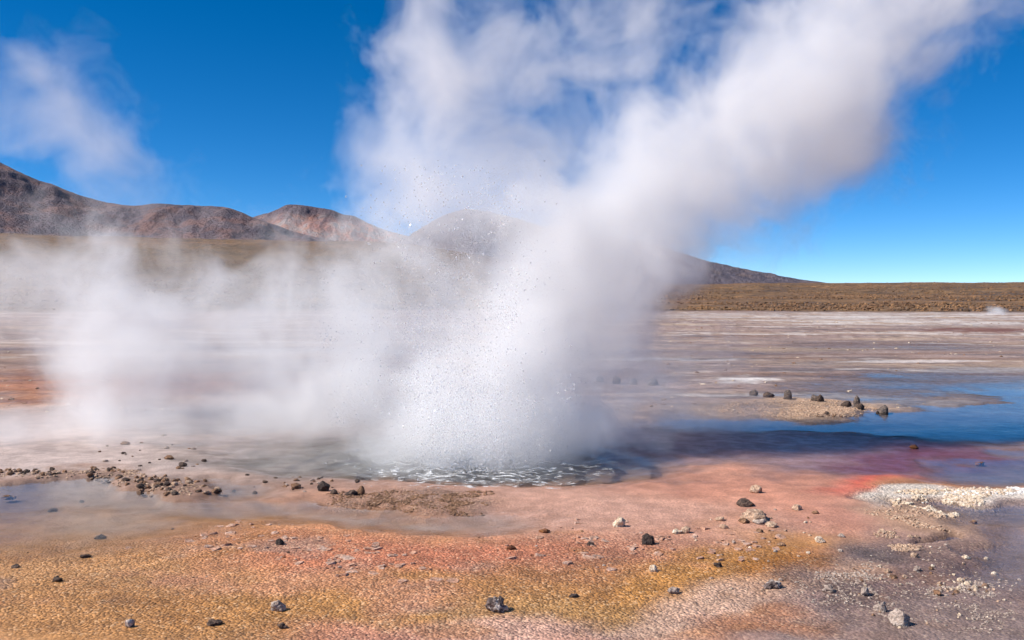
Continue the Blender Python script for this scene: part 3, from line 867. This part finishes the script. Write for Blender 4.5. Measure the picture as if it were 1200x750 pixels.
tagged(lumps('salt_crust', pt, rng.uniform(0.008, 0.024, len(pt)), 0.9, RM['pale']), 'popcorn crust of tan and white salt beside the red mat', 'crust')
pt = sown(1200, [(1175, 579, 60, 5, -4), (1120, 585, 40, 6, -5)])
salt = rock_material('white_salt', C(236, 230, 224), C(222, 212, 204), C(244, 240, 236), 0.6)
tagged(lumps('salt_crust', pt, rng.uniform(0.008, 0.022, len(pt)), 0.6, salt), 'bright white salt crust running out to the lavender wet ground', 'crust')
pt = sown(900, [(1050, 632, 26, 8, 5), (1062, 645, 20, 6, 0), (1060, 605, 50, 9, 0), (1080, 618, 40, 6, 10)])
tagged(lumps('crumbled_crust', pt, rng.uniform(0.006, 0.018, len(pt)), 0.8, RM['tan']), 'crumbled tan crust mounds between the puddles and the mauve mud', 'crust')
pt = sown(2200, [(1100, 690, 100, 55, 0), (1130, 695, 45, 12, 0), (1140, 725, 50, 22, 0), (990, 700, 60, 22, 10), (1000, 676, 45, 12, 0)])
tagged(lumps('grit', pt, rng.uniform(0.003, 0.011, len(pt)), 0.7, RM['grey']), 'fine pale grit sprinkled over the mauve mud', 'grit')

# stones too many and small to count on the flats
n_ = 5000
_r = 13.5 * (75 / 13.5) ** rng.random(n_); _a = np.radians(rng.uniform(-36, 36, n_))
_x, _y = _r * np.sin(_a), _r * np.cos(_a)
_z = height(_x, _y)
_k = (_z > 0.0) & (fbm(_x * 0.5, _y, 0.4, 4, 82.0) > 0.02)
for _nm, _mt, _lb, _sel in (('flat_gravel', 'brown', 'scattered brown stones on the distant mud flats', 0), ('flat_gravel', 'pale', 'scattered pale sinter crumbs on the distant mud flats', 1)):
    _q = _k & (rng.integers(0, 2, n_) == _sel)
    tagged(lumps(_nm, np.column_stack([_x, _y, _z])[_q], (0.010 + 0.03 * rng.random(n_) ** 4)[_q] * (1 + _r[_q] / 60), 0.6, RM[_mt]), _lb, 'gravel')

# straw tussocks on the grassy rise
n_ = 34000
_r = 122 * (900 / 122) ** rng.random(n_) ; _a = np.radians(rng.uniform(-36, 36, n_))
_x, _y = _r * np.sin(_a), _r * np.cos(_a)
_k = (fbm(_x, _y, 0.03, 4, 81.0) > -0.08) & (hill_rise(_x, _y)[1] > 0.004)
_x, _y, _r = _x[_k], _y[_k], _r[_k]
straw = rock_material('dry_bunchgrass', C(146, 110, 76), C(116, 86, 64), C(92, 72, 58), 0.7, 0.12)
tagged(lumps('bunchgrass', np.column_stack([_x, _y, height(_x, _y) + 0.05]), rng.uniform(0.10, 0.30, len(_x)) * (0.6 + 0.6 * rng.random(len(_x))), 0.8, straw, jag=0.4), 'dry straw coloured bunchgrass dotting the brown rise', 'grass')

# thin flakes of lifted crust on the mats
def flakes():
    ells = [(660, 640, 110, 36, 0), (470, 668, 90, 26, 0), (250, 628, 150, 22, 0), (380, 650, 90, 18, 0), (850, 640, 80, 22, 0), (730, 640, 60, 20, 0)]
    pt = sown(900, ells)
    pt = pt[:170]
    V_, F_ = [], []
    for (x, y, z) in pt:
        n = random.randint(5, 8); r = random.uniform(0.012, 0.04); h = random.uniform(0.003, 0.008); tx, ty = random.uniform(-.25, .25), random.uniform(-.25, .25)
        b = len(V_); a0 = random.uniform(0, 6.28)
        rr = [r * random.uniform(0.6, 1.25) for _ in range(n)]
        for lv in (0, 1):
            for k in range(n):
                a = a0 + 6.283 * k / n
                dx, dy = rr[k] * math.cos(a) * (1.25 if lv == 0 else 1), rr[k] * math.sin(a)
                V_.append((x + dx, y + dy, max(z, -0.01) + (h + dx * tx + dy * ty if lv else -0.006)))
        F_.append([b + n + k for k in range(n)])
        for k in range(n): F_.append([b + k, b + (k + 1) % n, b + n + (k + 1) % n, b + n + k])
    me = bpy.data.meshes.new('flaked_crust'); me.from_pydata(V_, [], F_)
    me.materials.append(rock_material('mat_crust', C(190, 148, 124), C(172, 128, 104), C(190, 166, 152), 0.6, 9.0))
    o = bpy.data.objects.new('flaked_crust', me); sc.collection.objects.link(o); o['kind'] = 'stuff'
    tagged(o, 'thin lifted flakes of crust on the salmon and amber mats', 'crust')
flakes()

# ------------------------------------------------------------------ the geyser itself
VENT = gp(560, 545) + Vector((0, 0.25, 0))
geyser = bpy.data.objects.new('geyser', None); sc.collection.objects.link(geyser)
geyser.location = VENT
geyser['label'] = 'erupting geyser throwing white water and spray out of the grey pool'; geyser['category'] = 'geyser'
wm = NT('white_water')
_P = wm.n('ShaderNodeNewGeometry').outputs['Position']
_b = wm.n('ShaderNodeBump', {'Height': wm.noise(_P, 40.0, 4, 0.7).outputs[0], 'Strength': 1.0, 'Distance': 0.04}).outputs[0]
_d = wm.n('ShaderNodeBsdfPrincipled', {'Base Color': (0.95, 0.96, 0.97, 1), 'Roughness': 0.3, 'Normal': _b}).outputs[0]
_t = wm.n('ShaderNodeBsdfTranslucent', {'Color': (0.97, 0.98, 0.98, 1)}).outputs[0]
white_water = wm.out(wm.n('ShaderNodeMixShader', {0: 0.55, 1: _d, 2: _t}).outputs[0])
dm = NT('water_drop')
_d = dm.n('ShaderNodeBsdfPrincipled', {'Base Color': (0.97, 0.98, 0.98, 1), 'Roughness': 0.15, 'IOR': 1.6}).outputs[0]
_t = dm.n('ShaderNodeBsdfTransparent', {'Color': (0.99, 0.99, 1.0, 1)}).outputs[0]
_lw = dm.n('ShaderNodeLayerWeight', {'Blend': 0.35}).outputs['Facing']
water_drop = dm.out(dm.n('ShaderNodeMixShader', {0: dm.ramp(_lw, 0.0, 1.0, 0.62, 0.85), 1: _d, 2: _t}).outputs[0])
def spout():
    bm = bmesh.new()
    rnd = random.Random(5)
    def blob(c, r): bmesh.ops.create_icosphere(bm, subdivisions=2, radius=1.0, matrix=Matrix.Translation(c) @ Matrix.Diagonal((r[0], r[1], r[2], 1)))
    for k in range(60):
        a, q = rnd.uniform(0, 6.283), rnd.random() ** 0.7 * 0.4
        hgt = (0.02 + 0.10 * rnd.random() ** 2) * (1 - q * 0.8) + 0.01
        for j in range(4):
            f = j / 3
            blob((q * math.cos(a) * (1 + f * .25) + rnd.uniform(-.03, .03), q * math.sin(a) * (1 + f * .25), hgt * f), ((0.07 - 0.05 * f) * rnd.uniform(.6, 1.2),) * 2 + (0.04,))
    tmp = bpy.data.meshes.new('t'); bm.to_mesh(tmp); bm.free()
    to = bpy.data.objects.new('t', tmp); sc.collection.objects.link(to)
    md = to.modifiers.new('r', 'REMESH'); md.mode = 'VOXEL'; md.voxel_size = 0.022
    dg = bpy.context.evaluated_depsgraph_get(); dg.update()
    me = bpy.data.meshes.new_from_object(to.evaluated_get(dg))
    bpy.data.objects.remove(to); bpy.data.meshes.remove(tmp)
    n = len(me.vertices); co = np.zeros(n * 3); me.vertices.foreach_get('co', co); co = co.reshape(-1, 3)
    d = fbm(co[:, 0] + co[:, 2], co[:, 1] - co[:, 2] * .7, 9.0, 3, 71.0) * 0.05
    co[:, 0] += d; co[:, 1] += np.roll(d, 7); co[:, 2] += d
    me.vertices.foreach_set('co', co.ravel()); me.update()
    me.name = 'water_spout'; me.materials.clear(); me.materials.append(white_water)
    me.polygons.foreach_set('use_smooth', np.ones(len(me.polygons), bool))
    o = bpy.data.objects.new('water_spout', me); sc.collection.objects.link(o); o.parent = geyser
spout()
def spray():
    n = 34000
    g = 9.81
    vz = 0.8 + 7.0 * rng.random(n) ** 1.7
    ang = rng.uniform(0, 2 * np.pi, n)
    spread = np.minimum(np.abs(rng.normal(0, 0.10, n)), 0.2) + 0.012
    vh = vz * spread * 1.25
    t = rng.random(n) * 2 * vz / g
    x = vh * np.cos(ang) * t * 2.2 + rng.normal(0, 0.20, n) - 0.035 * vz * t
    y = vh * np.sin(ang) * t * 2.2 + rng.normal(0, 0.14, n)
    z = vz * t - 0.5 * g * t * t
    # bursts: some of the water flies in clots
    cl = rng.integers(0, 90, n); m_ = rng.random(n) < 0.35
    cx, cy_, cz = x[:90], y[:90], z[:90]
    x = np.where(m_, cx[cl] + rng.normal(0, 0.06, n), x); y = np.where(m_, cy_[cl] + rng.normal(0, 0.06, n), y); z = np.where(m_, np.abs(cz[cl] + rng.normal(0, 0.07, n)), z)
    size = rng.uniform(0.0012, 0.0034, n) + 0.006 * rng.random(n) ** 14
    keep = (z > 0.0) & (np.hypot(x, y) < 1.5)
    m2 = rng.random(n) < 0.03          # heavier drops flung high on the sunny side
    z = np.where(m2, rng.uniform(0.4, 3.0, n), z)
    x = np.where(m2, rng.normal(-0.15, 0.42, n), x); y = np.where(m2, rng.normal(-0.2, 0.35, n), y)
    size = np.where(m2, rng.uniform(0.003, 0.0095, n), size)
    keep = (z > 0.0) & (np.hypot(x, y) < 1.5)
    x = x - 0.1; y = y - 0.35
    pts = np.stack([x, y, z], 1)[keep]
    o = lumps('spray', pts, size[keep], 1.2, water_drop, jag=0.3, parent=geyser)
spray()

# ------------------------------------------------------------------ steam bodies
steam('geyser_steam', 'thick white steam column rising from the geyser and drifting away over the blue pool', [
    (565, 520, 9.4, 240, 80, 1.1, 0, 2.2),
    (575, 460, 9.5, 190, 140, 1.0, 0, 1.9),
    (650, 400, 9.8, 180, 200, 1.2, 20, 2.0),
    (690, 300, 10.0, 190, 160, 1.3, -40, 2.0),
    (770, 225, 10.2, 240, 140, 1.3, -35, 1.5),
    (870, 150, 10.5, 220, 160, 1.4, -30, 1.2),
    (960, 110, 10.8, 185, 180, 1.4, 0, 1.25),
    (990, 165, 10.7, 125, 100, 1.1, 0, 1.2),
    (1060, 0, 11.0, 270, 140, 1.5, -20, 1.5),
    (740, 510, 9.9, 190, 60, 0.8, 0, 1.3),
], 1.45, 1.2, 2.1, 0.75, seed=1)
steam('steam_cloud', 'torn thin steam cloud hanging high above the geyser', [
    (505, 110, 10.4, 140, 230, 1.2, 5, 1.05),
    (497, 50, 10.2, 65, 90, 0.7, 0, 1.2),
    (640, 175, 10.8, 280, 180, 1.5, -10, 1.15),
    (730, 20, 11.2, 320, 130, 1.6, -10, 1.05),
    (520, 270, 10.4, 180, 170, 1.2, 0, 1.0),
    (890, 245, 11.4, 190, 120, 1.4, -30, 1.0),
], 1.2, 1.05, 1.9, 0.9, seed=2)
steam('steam_bank', 'low bank of pinkish white steam lying over the flats beside the geyser', [
    (60, 520, 10.4, 380, 80, 1.1, 0, 1.4),
    (125, 430, 11.3, 95, 190, 0.9, 0, 1.5),
    (30, 340, 12.4, 260, 150, 1.5, 15, 1.05),
    (200, 370, 12.6, 230, 170, 1.5, 0, 1.0),
    (330, 440, 12.0, 300, 150, 1.5, 0, 1.15),
    (450, 370, 12.2, 250, 230, 1.6, 0, 1.3),
    (440, 500, 11.0, 320, 85, 1.3, 0, 1.3),
    (780, 470, 11.6, 220, 140, 1.2, 0, 1.25),
], 1.15, 0.95, 1.6, 0.8, seed=3)
steam('steam_wisp', 'faint wisp of steam drifting across the blue sky above the dark ridge', [
    (40, 95, 13.4, 170, 110, 1.3, 20, 0.9),
    (130, 195, 13.2, 190, 105, 1.3, 30, 1.15),
], 0.65, 0.85, 1.4, 0.9, seed=4)
steam('vent_steam', 'small far puff of steam over the white crust below the grassy rise', [
    (1170, 372, 92.0, 16, 15, 1.4, 0, 1.5), (1163, 364, 92.0, 14, 12, 1.2, 0, 1.2), (1150, 378, 92.0, 44, 8, 1.2, 0, 0.9),
], 1.0, 0.7, 0.9, 0.8, seed=5, voxel=0.3)
steam('steam_veil', 'barely visible veil of steam over the lavender wet ground', [
    (1215, 690, 5.0, 150, 130, 0.5, 0, 1.0), (1200, 600, 6.6, 130, 70, 0.6, 0, 0.8),
], 0.45, 0.6, 1.5, 0.5, seed=6)
